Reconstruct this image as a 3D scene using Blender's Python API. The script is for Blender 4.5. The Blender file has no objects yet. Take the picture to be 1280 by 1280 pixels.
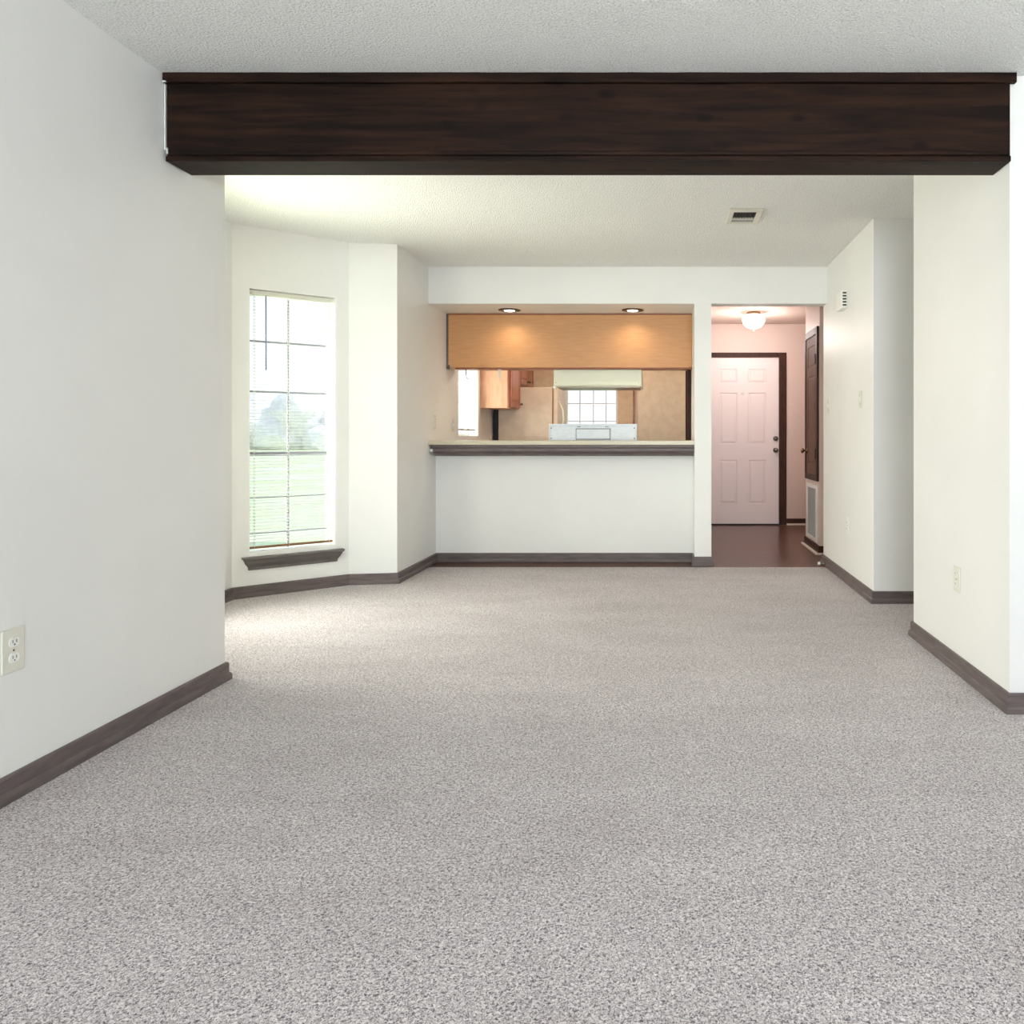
import bpy, bmesh, math, random
from mathutils import Vector, Matrix
random.seed(7)
PI = math.pi
S = bpy.context.scene
C = S.collection

# ------------------------------------------------------------------ camera
cd = bpy.data.cameras.new('camera'); cam = bpy.data.objects.new('camera', cd); C.objects.link(cam)
cam.location = (0, 0, 1.06); cam.rotation_euler = (PI/2, 0, 0)
cd.sensor_width = 36; cd.lens = 36*950/1280
cd.shift_x = -(829-640)/1280; cd.shift_y = -(640-545)/1280
cd.clip_start = .05; cd.clip_end = 500
S.camera = cam

# ------------------------------------------------------------------ exposure, sky, sun, window daylight
S.view_settings.view_transform = 'Standard'; S.view_settings.look = 'None'
S.view_settings.gamma = 1; S.view_settings.use_curve_mapping = False
S.view_settings.exposure = 0.12
S.cycles.max_bounces = 10; S.cycles.diffuse_bounces = 6; S.cycles.glossy_bounces = 4
S.cycles.transparent_max_bounces = 16; S.cycles.sample_clamp_indirect = 6
S.cycles.use_denoising = True

def lin(c):
    c = c/255.0
    return c/12.92 if c <= .04045 else ((c+.055)/1.055)**2.4
def col(r, g, b, a=1): return (lin(r), lin(g), lin(b), a)

W = bpy.data.worlds.new('sky'); S.world = W; W.use_nodes = True
nt = W.node_tree; nt.nodes.clear()
o_ = nt.nodes.new('ShaderNodeOutputWorld'); bg = nt.nodes.new('ShaderNodeBackground')
tc = nt.nodes.new('ShaderNodeTexCoord'); sep = nt.nodes.new('ShaderNodeSeparateXYZ')
rp = nt.nodes.new('ShaderNodeValToRGB'); mx = nt.nodes.new('ShaderNodeMix'); mx.data_type = 'RGBA'
ns = nt.nodes.new('ShaderNodeTexNoise'); ns.inputs['Scale'].default_value = 3.2; ns.inputs['Detail'].default_value = 6
nr = nt.nodes.new('ShaderNodeValToRGB')
nt.links.new(tc.outputs['Generated'], sep.inputs[0]); nt.links.new(sep.outputs['Z'], rp.inputs[0])
rp.color_ramp.elements[0].position = 0.0; rp.color_ramp.elements[0].color = col(246, 249, 252)
rp.color_ramp.elements[1].position = .45; rp.color_ramp.elements[1].color = col(150, 195, 235)
e = rp.color_ramp.elements.new(.16); e.color = col(205, 228, 247)
nt.links.new(tc.outputs['Generated'], ns.inputs['Vector']); nt.links.new(ns.outputs['Fac'], nr.inputs[0])
nr.color_ramp.elements[0].position = .45; nr.color_ramp.elements[1].position = .62
nt.links.new(nr.outputs[0], mx.inputs['Factor']); nt.links.new(rp.outputs[0], mx.inputs['A'])
mx.inputs['B'].default_value = (1, 1, 1, 1)
nt.links.new(mx.outputs['Result'], bg.inputs['Color']); bg.inputs['Strength'].default_value = 1.25
nt.links.new(bg.outputs[0], o_.inputs[0])

def light(name, kind, loc, energy, color, rot=(0, 0, 0), size=None, spread=None, **kw):
    ld = bpy.data.lights.new(name, kind); ld.energy = energy; ld.color = color[:3]
    if size and kind == 'AREA':
        ld.shape = 'RECTANGLE'; ld.size, ld.size_y = size
    if spread: ld.spread = spread
    for k, v in kw.items(): setattr(ld, k, v)
    o = bpy.data.objects.new(name, ld); C.objects.link(o); o.location = loc; o.rotation_euler = rot
    return o

light('sun', 'SUN', (30, 10, 40), 2.3, (1, .96, .9), (0, math.radians(42), math.radians(12)), angle=.02)
# area lamps standing in for daylight at the windows (sky part falls, lawn part rises)
def daylight(name, loc, az, size, sky, lawn, skyc=(.88, .94, 1.0), lawnc=(.95, 1.0, .80), down=14, up=24, spread=PI):
    light(name+'_sky', 'AREA', loc, sky, skyc, (math.radians(90-down), 0, az), size, spread)
    light(name+'_lawn', 'AREA', (loc[0], loc[1], loc[2]), lawn, lawnc, (math.radians(90+up), 0, az), size, spread)
# area lights shine along their local -Z; rot x=90 -> +Y
daylight('patio_fill', (.3, -4.35, 1.15), 0, (2.4, 2.0), 118, 375, (.77, .86, 1.0), (.90, .955, 1.0), 48, 70)  # added lamps behind the viewer, tilted steeply to lift floor and ceiling
daylight('bay_centre_daylight', (-4.0, 4.30, 1.30), -PI/2, (1.5, 2.2), 225, 72, (1, .965, .92), (1, 1, .62))
daylight('bay_near_daylight', (-2.52-.22, 3.575-.25, 1.15), -math.radians(48.8), (.50, 1.75), 14, 6, (1, .965, .91), (1, 1, .66))
daylight('kitchen_daylight', (-2.2, 7.48, 1.55), -PI/2, (.7, .95), 10, 3)

# ------------------------------------------------------------------ materials
def mat(name, c, rough=.6, bump=None, spec=.5, metal=0, var=None, coat=0, emis=None, alpha=None, trans=None):
    """c: base colour; bump=(scale, strength, distance); var=(scale, colour2, lo, hi, stretch)"""
    m = bpy.data.materials.new(name); m.use_nodes = True
    t = m.node_tree; b = t.nodes['Principled BSDF']
    b.inputs['Base Color'].default_value = c; b.inputs['Roughness'].default_value = rough
    b.inputs['Metallic'].default_value = metal; b.inputs['Specular IOR Level'].default_value = spec
    b.inputs['Coat Weight'].default_value = coat
    if emis: b.inputs['Emission Color'].default_value = emis[0]; b.inputs['Emission Strength'].default_value = emis[1]
    if trans: b.inputs['Transmission Weight'].default_value = trans
    g = t.nodes.new('ShaderNodeTexCoord')
    if var:
        sc, c2, lo, hi, st = var
        mp = t.nodes.new('ShaderNodeMapping'); mp.inputs['Scale'].default_value = st
        n = t.nodes.new('ShaderNodeTexNoise'); n.inputs['Scale'].default_value = sc; n.inputs['Detail'].default_value = 5
        r = t.nodes.new('ShaderNodeValToRGB'); r.color_ramp.elements[0].position = lo; r.color_ramp.elements[1].position = hi
        r.color_ramp.elements[0].color = c; r.color_ramp.elements[1].color = c2
        t.links.new(g.outputs['Object'], mp.inputs[0]); t.links.new(mp.outputs[0], n.inputs['Vector'])
        t.links.new(n.outputs['Fac'], r.inputs[0]); t.links.new(r.outputs[0], b.inputs['Base Color'])
    if bump:
        n2 = t.nodes.new('ShaderNodeTexNoise'); n2.inputs['Scale'].default_value = bump[0]; n2.inputs['Detail'].default_value = 3
        bp = t.nodes.new('ShaderNodeBump'); bp.inputs['Strength'].default_value = bump[1]; bp.inputs['Distance'].default_value = bump[2]
        t.links.new(g.outputs['Object'], n2.inputs['Vector']); t.links.new(n2.outputs['Fac'], bp.inputs['Height'])
        t.links.new(bp.outputs[0], b.inputs['Normal'])
    return m
ONE = (1, 1, 1)
M = {}
M['wall'] = mat('wall_paint', col(236, 235, 232), .45, (70, .12, .004), .35, var=(1.2, col(232, 231, 228), .4, .6, ONE))
M['hallwall'] = mat('entry_wall_warm_tint', col(224, 204, 194), .5, (70, .12, .004), .35)  # the entry lamp's warm pink is put into this colour
M['kitwall'] = mat('kitchen_wall_warm_tint', col(222, 203, 178), .55, (60, .1, .004), .3, var=(14, col(214, 193, 166), .4, .65, ONE))  # warm kitchen light is put into this tan
M['ceiling'] = mat('popcorn_ceiling', col(250, 250, 247), .9, (120, 1.0, .011), .1, var=(150, col(222, 222, 218), .46, .66, ONE))
M['hallceiling'] = mat('entry_ceiling_warm_tint', col(222, 202, 190), .9, (95, .6, .01), .1)  # pink lamplight is part of this ceiling colour
M['trim'] = mat('brown_grey_trim_paint', col(106, 94, 92), .42, (30, .12, .003), .4, var=(9, col(90, 80, 80), .4, .65, (1, 1, 6)))
M['sill'] = mat('sill_paint', col(104, 98, 95), .4, (40, .15, .003), .4, var=(12, col(96, 90, 87), .4, .7, ONE))
M['white'] = mat('white_enamel', col(238, 238, 234), .35, (50, .05, .002))
M['shoe'] = mat('white_caulk', col(214, 202, 192), .5, (60, .1, .002))
M['vinyl'] = mat('white_vinyl', col(240, 240, 238), .4, (50, .05, .002))
M['muntin'] = mat('muntin_silhouette_grey', col(150, 150, 156), .5, (50, .05, .002))  # backlit silhouette of the bay muntins put into this grey; small fittings share it
M['muntinwhite'] = mat('white_muntin_paint', col(226, 228, 238), .5, (50, .05, .002))
M['slat'] = mat('white_slat', col(246, 247, 248), .5, (40, .05, .001))
M['wand'] = mat('clear_wand', col(120, 128, 165), .2, (40, .05, .001))
M['plate'] = mat('ivory_plastic', col(221, 219, 206), .35, (60, .04, .001))
M['platew'] = mat('white_plastic', col(238, 238, 232), .3, (60, .04, .001))
M['dark'] = mat('dark_slot', col(60, 55, 50), .7, (60, .1, .001))
M['black'] = mat('black_sheet', col(26, 26, 30), .6, (60, .1, .001))
M['metal'] = mat('satin_metal', col(120, 112, 104), .3, (80, .05, .001), metal=1)
M['brass'] = mat('aged_brass', col(150, 120, 90), .25, (80, .05, .001), metal=1)
M['bronze'] = mat('bronze_ring', col(70, 62, 46), .35, (80, .05, .001), metal=.7)
M['doorpaint'] = mat('white_door_warm_tint', col(242, 230, 227), .4, (60, .08, .002))  # white door with the lamp's pink tint in its colour
M['casing'] = mat('dark_brown_casing', col(72, 42, 30), .55, (40, .15, .002), .25, var=(20, col(52, 30, 22), .4, .6, (4, 4, .5)))
M['closetdoor'] = mat('brown_closet_door', col(122, 90, 78), .65, (40, .15, .002), .15, var=(18, col(104, 76, 64), .4, .6, (4, 4, .5)))
M['laminate'] = mat('beige_laminate', col(206, 196, 172), .3, (60, .05, .001), var=(120, col(192, 182, 158), .45, .6, ONE))
M['oakpanel'] = mat('oak_veneer', col(202, 150, 100), .42, (60, .1, .001), var=(6, col(194, 141, 91), .38, .66, (1.2, 6, 14)))
M['oakside'] = mat('light_oak_side', col(222, 172, 136), .45, (60, .1, .001), var=(6, col(208, 156, 118), .38, .66, (6, 6, 1)))
M['oakdoor'] = mat('red_oak_door', col(158, 92, 62), .3, (60, .1, .001), var=(8, col(134, 72, 46), .38, .66, (6, 6, 1)))
M['oakedge'] = mat('red_brown_edge', col(142, 78, 44), .4, (60, .1, .001), var=(8, col(120, 62, 34), .4, .6, (1, 6, 6)))
M['almond'] = mat('almond_enamel', col(206, 190, 170), .45, (90, .08, .001), var=(10, col(198, 182, 162), .4, .6, ONE))
M['almonddark'] = mat('fridge_gasket', col(130, 92, 60), .6, (90, .08, .001))
M['hood'] = mat('hood_enamel', col(228, 228, 206), .35, (90, .04, .001))
M['stove'] = mat('pale_galvanised_panel', col(234, 243, 252), .35, (14, .1, .004), var=(22, col(226, 236, 246), .4, .65, (1, 1, 2)))
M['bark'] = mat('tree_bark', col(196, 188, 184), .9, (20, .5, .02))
M['foliage'] = mat('overexposed_foliage', col(240, 236, 236), .9, (4, .4, .1), var=(2, col(228, 223, 226), .4, .6, ONE))  # overexposure is put into this near-white leaf colour
M['road'] = mat('pale_asphalt', col(222, 214, 214), .9, (8, .3, .02), var=(.7, col(208, 200, 200), .4, .6, ONE))  # overexposed look of the street put into its pale colour
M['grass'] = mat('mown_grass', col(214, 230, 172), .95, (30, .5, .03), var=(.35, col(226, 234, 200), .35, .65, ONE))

# popcorn: add a coarser grain
def carpet():
    m = bpy.data.materials.new('flecked_carpet'); m.use_nodes = True
    t = m.node_tree; b = t.nodes['Principled BSDF']; b.inputs['Roughness'].default_value = .95
    b.inputs['Specular IOR Level'].default_value = .1; b.inputs['Sheen Weight'].default_value = .15
    g = t.nodes.new('ShaderNodeTexCoord')
    n = t.nodes.new('ShaderNodeTexNoise'); n.inputs['Scale'].default_value = 185; n.inputs['Detail'].default_value = 2.0; n.inputs['Roughness'].default_value = .6
    n.inputs['Distortion'].default_value = 1.2
    r = t.nodes.new('ShaderNodeValToRGB')
    el = r.color_ramp.elements
    el[0].position = .37; el[0].color = col(112, 104, 110)
    el[1].position = .63; el[1].color = col(255, 249, 247)
    k = el.new(.46); k.color = col(196, 187, 189)
    k = el.new(.55); k.color = col(228, 219, 218)
    w = t.nodes.new('ShaderNodeTexNoise'); w.inputs['Scale'].default_value = 2.6; w.inputs['Detail'].default_value = 4
    wm = t.nodes.new('ShaderNodeMapping'); wm.inputs['Scale'].default_value = (.7, 1.6, 1)
    wr = t.nodes.new('ShaderNodeValToRGB'); wr.color_ramp.elements[0].position = .3; wr.color_ramp.elements[0].color = (.90, .89, .89, 1)
    wr.color_ramp.elements[1].position = .62; wr.color_ramp.elements[1].color = (1, 1, 1, 1)
    mm = t.nodes.new('ShaderNodeMix'); mm.data_type = 'RGBA'; mm.blend_type = 'MULTIPLY'; mm.inputs['Factor'].default_value = 1
    bp = t.nodes.new('ShaderNodeBump'); bp.inputs['Strength'].default_value = .9; bp.inputs['Distance'].default_value = .008
    L = t.links.new
    L(g.outputs['Object'], n.inputs['Vector']); L(n.outputs['Fac'], r.inputs[0])
    L(g.outputs['Object'], wm.inputs[0]); L(wm.outputs[0], w.inputs['Vector']); L(w.outputs['Fac'], wr.inputs[0])
    L(r.outputs[0], mm.inputs['A']); L(wr.outputs[0], mm.inputs['B']); L(mm.outputs['Result'], b.inputs['Base Color'])
    L(n.outputs['Fac'], bp.inputs['Height']); L(bp.outputs[0], b.inputs['Normal'])
    return m
M['carpet'] = carpet()

def wood_floor():
    m = mat('red_brown_vinyl_planks', col(106, 66, 50), .28, (30, .08, .002), .5, var=(5, col(84, 52, 40), .35, .68, (1.2, 7, 1)))
    t = m.node_tree; b = t.nodes['Principled BSDF']
    g = t.nodes.new('ShaderNodeTexCoord'); br = t.nodes.new('ShaderNodeTexBrick')
    br.inputs['Scale'].default_value = 1; br.inputs['Brick Width'].default_value = .9; br.inputs['Row Height'].default_value = .15
    br.inputs['Mortar Size'].default_value = .003; br.inputs['Color1'].default_value = (1, 1, 1, 1)
    br.inputs['Color2'].default_value = (.86, .86, .86, 1); br.inputs['Mortar'].default_value = (.5, .5, .5, 1)
    mm = t.nodes.new('ShaderNodeMix'); mm.data_type = 'RGBA'; mm.blend_type = 'MULTIPLY'; mm.inputs['Factor'].default_value = 1
    src = b.inputs['Base Color'].links[0].from_socket
    t.links.new(g.outputs['Object'], br.inputs['Vector']); t.links.new(src, mm.inputs['A']); t.links.new(br.outputs['Color'], mm.inputs['B'])
    t.links.new(mm.outputs['Result'], b.inputs['Base Color'])
    return m
M['woodfloor'] = wood_floor()

def beam_wood():
    m = mat('dark_stained_beam', col(62, 42, 32), .55, None, .12)
    t = m.node_tree; b = t.nodes['Principled BSDF']; L = t.links.new
    g = t.nodes.new('ShaderNodeTexCoord'); mp = t.nodes.new('ShaderNodeMapping'); mp.inputs['Scale'].default_value = (1.1, 9, 16)
    n = t.nodes.new('ShaderNodeTexNoise'); n.inputs['Scale'].default_value = 2.2; n.inputs['Detail'].default_value = 7; n.inputs['Distortion'].default_value = .6
    r = t.nodes.new('ShaderNodeValToRGB'); r.color_ramp.elements[0].position = .36; r.color_ramp.elements[0].color = col(22, 13, 9)
    r.color_ramp.elements[1].position = .68; r.color_ramp.elements[1].color = col(48, 29, 20)
    v = t.nodes.new('ShaderNodeTexVoronoi'); v.inputs['Scale'].default_value = 1.0
    vm = t.nodes.new('ShaderNodeMapping'); vm.inputs['Scale'].default_value = (4.4, 6, 9)
    vr = t.nodes.new('ShaderNodeValToRGB'); vr.color_ramp.elements[0].position = .06; vr.color_ramp.elements[0].color = (.35, .33, .32, 1)
    vr.color_ramp.elements[1].position = .2; vr.color_ramp.elements[1].color = (1, 1, 1, 1)
    mm = t.nodes.new('ShaderNodeMix'); mm.data_type = 'RGBA'; mm.blend_type = 'MULTIPLY'; mm.inputs['Factor'].default_value = 1
    bp = t.nodes.new('ShaderNodeBump'); bp.inputs['Strength'].default_value = .35; bp.inputs['Distance'].default_value = .004
    L(g.outputs['Object'], mp.inputs[0]); L(mp.outputs[0], n.inputs['Vector']); L(n.outputs['Fac'], r.inputs[0])
    L(g.outputs['Object'], vm.inputs[0]); L(vm.outputs[0], v.inputs['Vector']); L(v.outputs['Distance'], vr.inputs[0])
    L(r.outputs[0], mm.inputs['A']); L(vr.outputs[0], mm.inputs['B']); L(mm.outputs['Result'], b.inputs['Base Color'])
    L(n.outputs['Fac'], bp.inputs['Height']); L(bp.outputs[0], b.inputs['Normal'])
    return m
M['beam'] = beam_wood()

def glass():
    m = bpy.data.materials.new('window_glass'); m.use_nodes = True
    t = m.node_tree; t.nodes.clear()
    o = t.nodes.new('ShaderNodeOutputMaterial'); a = t.nodes.new('ShaderNodeBsdfTransparent'); a.inputs[0].default_value = (.97, .985, .98, 1)
    g = t.nodes.new('ShaderNodeBsdfGlossy'); g.inputs['Roughness'].default_value = .02
    s = t.nodes.new('ShaderNodeMixShader'); s.inputs[0].default_value = .035
    t.links.new(a.outputs[0], s.inputs[1]); t.links.new(g.outputs[0], s.inputs[2]); t.links.new(s.outputs[0], o.inputs[0])
    return m
M['glass'] = glass()
def glow(name, c, st):
    return mat(name, (c[0], c[1], c[2], 1), .3, (40, .05, .001), emis=((c[0], c[1], c[2], 1), st))
M['bulb'] = glow('lit_bulb', (1, .86, .66), 5)
M['globe'] = glow('lit_ribbed_glass', (1, .88, .80), 1.5)
M['diffuser'] = glow('lit_diffuser', (1, .9, .78), 2)

# ------------------------------------------------------------------ mesh helpers
class MB:
    def __init__(s): s.v = []; s.f = []; s.sm = []
    def add(s, vs, fs, smooth=False):
        k = len(s.v); s.v += [tuple(p) for p in vs]; s.f += [tuple(i+k for i in f) for f in fs]; s.sm += [smooth]*len(fs); return s
    def box(s, x0, x1, y0, y1, z0, z1):
        vs = [(x, y, z) for z in (z0, z1) for y in (y0, y1) for x in (x0, x1)]
        return s.add(vs, [(0, 2, 3, 1), (4, 5, 7, 6), (0, 1, 5, 4), (2, 6, 7, 3), (0, 4, 6, 2), (1, 3, 7, 5)])
    def prism(s, pts, z0, z1):                       # plan polygon
        n = len(pts); vs = [(x, y, z0) for x, y in pts] + [(x, y, z1) for x, y in pts]
        return s.add(vs, [tuple(range(n))[::-1], tuple(range(n, 2*n))] + [(i, (i+1) % n, n+(i+1) % n, n+i) for i in range(n)])
    def extr(s, prof, axis, a, b):                   # profile (p,q) extruded along axis 'x' or 'y'
        n = len(prof)
        f = (lambda t, p, q: (t, p, q)) if axis == 'x' else (lambda t, p, q: (p, t, q))
        vs = [f(a, p, q) for p, q in prof] + [f(b, p, q) for p, q in prof]
        return s.add(vs, [tuple(range(n)), tuple(range(n, 2*n))[::-1]] + [(i, n+i, n+(i+1) % n, (i+1) % n) for i in range(n)])
    def lathe(s, c, prof, n=32, axis='z'):           # prof: (r, h)
        vs = []
        for r, h in prof:
            for k in range(n):
                a = 2*PI*k/n; p = (r*math.cos(a), r*math.sin(a), h)
                if axis == 'y': p = (p[0], p[2], p[1])
                if axis == 'x': p = (p[2], p[0], p[1])
                vs.append((c[0]+p[0], c[1]+p[1], c[2]+p[2]))
        fs = [(j*n+k, j*n+(k+1) % n, (j+1)*n+(k+1) % n, (j+1)*n+k) for j in range(len(prof)-1) for k in range(n)]
        return s.add(vs, fs + [tuple(range(n))[::-1], tuple(range((len(prof)-1)*n, len(prof)*n))], True)
    def tube(s, pts, r, n=8):
        pts = [Vector(p) for p in pts]; vs = []
        for i, p in enumerate(pts):
            d = (pts[min(i+1, len(pts)-1)]-pts[max(i-1, 0)]).normalized()
            u = d.orthogonal().normalized() if i == 0 else (u - d*u.dot(d)).normalized()
            w = d.cross(u); rr = r[i] if isinstance(r, (list, tuple)) else r
            vs += [tuple(p+(u*math.cos(2*PI*k/n)+w*math.sin(2*PI*k/n))*rr) for k in range(n)]
        m = len(pts)
        fs = [(j*n+k, j*n+(k+1) % n, (j+1)*n+(k+1) % n, (j+1)*n+k) for j in range(m-1) for k in range(n)]
        return s.add(vs, fs + [tuple(range(n))[::-1], tuple(range((m-1)*n, m*n))], True)
    def build(s, name, m, parent=None, bevel=0, loc=None):
        me = bpy.data.meshes.new(name)
        me.from_pydata(s.v, [], s.f); me.materials.append(M[m])
        bm = bmesh.new(); bm.from_mesh(me); bmesh.ops.recalc_face_normals(bm, faces=bm.faces)
        bm.to_mesh(me); bm.free()
        for p, k in zip(me.polygons, s.sm): p.use_smooth = k and len(p.vertices) < 5
        o = bpy.data.objects.new(name, me); C.objects.link(o)
        if parent: o.parent = parent
        if loc: o.location = loc
        if bevel:
            b = o.modifiers.new('bevel', 'BEVEL'); b.width = bevel; b.segments = 2; b.limit_method = 'ANGLE'; b.angle_limit = math.radians(40)
        return o
def tag(o, label=None, cat=None, group=None, kind=None):
    if label: o['label'] = label
    if cat: o['category'] = cat
    if group: o['group'] = group
    if kind: o['kind'] = kind
    return o
def thing(name, label, cat, loc=(0, 0, 0), rz=0, group=None, kind=None):
    o = bpy.data.objects.new(name, None); C.objects.link(o); o.location = loc; o.rotation_euler = (0, 0, rz)
    o.empty_display_size = .1
    return tag(o, label, cat, group, kind)
def struct(name, mb, m, label, cat, bevel=0): return tag(mb.build(name, m, None, bevel), label, cat, None, 'structure')
def copy_tree(o, parent=None):
    c = o.copy(); C.objects.link(c)
    if parent: c.parent = parent
    for ch in [q for q in bpy.data.objects if q.parent == o]: copy_tree(ch, c)
    return c

# ------------------------------------------------------------------ outside
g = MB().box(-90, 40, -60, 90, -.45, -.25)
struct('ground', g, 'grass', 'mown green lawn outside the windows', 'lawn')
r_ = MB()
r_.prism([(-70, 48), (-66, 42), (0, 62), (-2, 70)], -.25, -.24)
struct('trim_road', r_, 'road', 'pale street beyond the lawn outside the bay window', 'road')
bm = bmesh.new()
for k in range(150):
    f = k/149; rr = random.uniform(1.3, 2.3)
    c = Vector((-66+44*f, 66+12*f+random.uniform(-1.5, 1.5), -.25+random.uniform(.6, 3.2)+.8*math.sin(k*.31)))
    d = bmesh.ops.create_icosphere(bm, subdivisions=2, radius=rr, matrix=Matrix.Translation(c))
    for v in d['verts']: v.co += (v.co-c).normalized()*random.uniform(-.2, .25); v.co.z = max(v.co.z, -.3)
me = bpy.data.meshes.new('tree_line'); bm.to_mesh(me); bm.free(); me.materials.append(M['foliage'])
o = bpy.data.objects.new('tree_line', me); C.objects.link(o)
tag(o, 'row of trees, painted pale as overexposed, across the street beyond the bay window', 'trees', None, 'stuff')

# ------------------------------------------------------------------ shell
CE = 2.44
P = [(-1.905, -4.0), (-1.905, 3.302), (-2.24, 3.33), (-2.80, 3.82), (-2.80, 4.933), (-2.24, 5.42), (-1.915, 5.47),
     (-1.915, 9.6), (.32, 9.6), (.32, 9.07), (2.6, 9.07), (2.6, -4.0)]
TH = .15
def offs(i):
    p0, p, p1 = (Vector(P[(i+k) % len(P)]) for k in (-1, 0, 1))
    d0 = (p-p0).normalized(); d1 = (p1-p).normalized()
    n0 = Vector((-d0.y, d0.x)); n1 = Vector((-d1.y, d1.x))
    m = (n0+n1).normalized()
    return p + m*TH/max(.35, m.dot(n0))
def chain_wall(i, name, m, label, openings=()):
    a = Vector(P[i]); b = Vector(P[(i+1) % len(P)]); A = offs(i); B = offs((i+1) % len(P))
    d = (b-a).normalized(); n = Vector((-d.y, d.x)); L = (b-a).length
    mb = MB(); cuts = [0]
    for t0, t1, z0, z1 in openings: cuts += [t0, t1]
    cuts.append(L)
    ins = lambda t: a if t == 0 else (b if t == L else a+d*t)
    out = lambda t: A if t == 0 else (B if t == L else a+d*t+n*TH)
    for k in range(0, len(cuts), 2):
        t0, t1 = cuts[k], cuts[k+1]
        mb.prism([ins(t0), ins(t1), out(t1), out(t0)], -.1, CE)
    for t0, t1, z0, z1 in openings:
        q = [ins(t0), ins(t1), out(t1), out(t0)]
        if z0 > 0: mb.prism(q, -.1, z0)
        mb.prism(q, z1, CE)
    return struct(name, mb, m, label, 'wall')
WZ0, WZ1 = .265, 2.033
chain_wall(0, 'wall_left', 'wall', 'pale grey living room wall on the left')
chain_wall(1, 'wall_bay_return', 'wall', 'short return wall at the near end of the bay')
chain_wall(2, 'wall_bay_near', 'wall', 'near angled wall of the bay', [(.12, .63, WZ0, WZ1)])
chain_wall(3, 'wall_bay_centre', 'wall', 'centre wall of the bay', [(.14, .80, WZ0, WZ1)])
chain_wall(4, 'wall_bay_far', 'wall', 'angled cream bay wall around the tall blinded window', [(.099, .652, WZ0, WZ1)])
chain_wall(5, 'wall_bay_corner', 'wall', 'narrow cream wall right of the tall window')
chain_wall(6, 'wall_left_dining', 'wall', 'left side wall running past the breakfast bar into the kitchen', [(7.10-5.47, 7.86-5.47, 1.06, 2.05)])
chain_wall(7, 'wall_kitchen_back', 'kitwall', 'tan kitchen back wall around the small window', [(.672, 1.339, 1.04, 2.05)])
chain_wall(8, 'wall_kitchen_corner', 'kitwall', 'corner wall behind the pantry')
chain_wall(9, 'wall_entry_back', 'hallwall', 'pinkish entry wall around the front door', [(.516-.32, 1.384-.32, 0, 1.998)])
chain_wall(10, 'wall_outer_right', 'wall', 'outer right wall of the living room')
chain_wall(11, 'wall_rear', 'wall', 'rear wall with the patio door', [(1.1, 3.5, 0, 2.1)])

struct('floor_carpet', MB().box(-3.0, 2.75, -4.15, 6.14, -.1, 0), 'carpet', 'grey beige flecked carpet across living and dining room', 'carpet')
struct('floor_entry', MB().box(-2.1, 2.75, 6.14, 9.75, -.1, -.004), 'woodfloor', 'reddish brown plank floor of the entry beyond the carpet', 'floor')
struct('ceiling', MB().box(-3.2, 2.85, -4.3, 9.9, CE, CE+.14), 'ceiling', 'white popcorn textured ceiling', 'ceiling')
struct('ceiling_kitchen', MB().box(-1.915, .255, 6.72, 9.6, 2.40, CE), 'kitwall', 'lowered kitchen ceiling', 'ceiling')
struct('ceiling_entry', MB().box(.393, 2.6, 6.32, 9.07, 2.395, CE), 'hallceiling', 'pinkish textured ceiling of the entry', 'ceiling')

struct('wall_right', MB().box(1.328, 2.6, 2.914, 4.03, 0, CE), 'wall', 'bright near wall block on the right with one outlet', 'wall')
struct('wall_right_far', MB().box(1.335, 2.6, 4.82, 6.33, 0, CE), 'wall', 'far right wall with chime, switches and outlet', 'wall')
struct('wall_closet', MB().box(1.40, 2.6, 6.80, 7.47, 0, 2.395), 'hallwall', 'closet wall in the entry with raised dark door', 'wall')
# partition between kitchen and entry, with a cased doorway
pt = MB(); pt.box(.255, .393, 6.20, 6.97, 0, CE); pt.box(.255, .393, 7.95, 9.07, 0, 2.44); pt.box(.255, .393, 6.97, 7.95, 2.03, CE)
struct('wall_partition', pt, 'wall', 'white wall end between the pass-through and the entry opening', 'wall')
hd = MB(); hd.box(-1.915, .255, 6.20, 6.72, 2.14, CE)
struct('wall_header', hd, 'wall', 'cream header and soffit above the pass-through', 'wall')
struct('wall_header_entry', MB().box(.393, 1.335, 6.20, 6.33, 2.14, CE), 'wall', 'cream header above the entry opening', 'wall')
struct('wall_half', MB().box(-1.915, .255, 6.40, 6.52, 0, .985), 'wall', 'white half wall under the breakfast bar', 'wall')
struct('wall_pantry', MB().box(-.318, .33, 8.20, 9.6, 0, 2.40), 'kitwall', 'tan pantry wall at the right of the kitchen', 'wall')
struct('trim_pantry', MB().box(-.326, -.306, 8.185, 8.20, 0, 2.40), 'oakedge', 'thin brown corner strip on the pantry wall', 'trim')
kc = MB(); kc.box(.222, .255, 6.90, 6.97, 0, 2.10); kc.box(.235, .255, 7.95, 8.02, 0, 2.10); kc.box(.235, .255, 6.97, 7.95, 2.03, 2.10)
kc.box(.255, .393, 6.97, 6.985, 0, 2.03); kc.box(.255, .393, 7.935, 7.95, 0, 2.03)
struct('trim_kitchen_doorway', kc, 'casing', 'dark brown casing of the kitchen doorway', 'trim')

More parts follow.
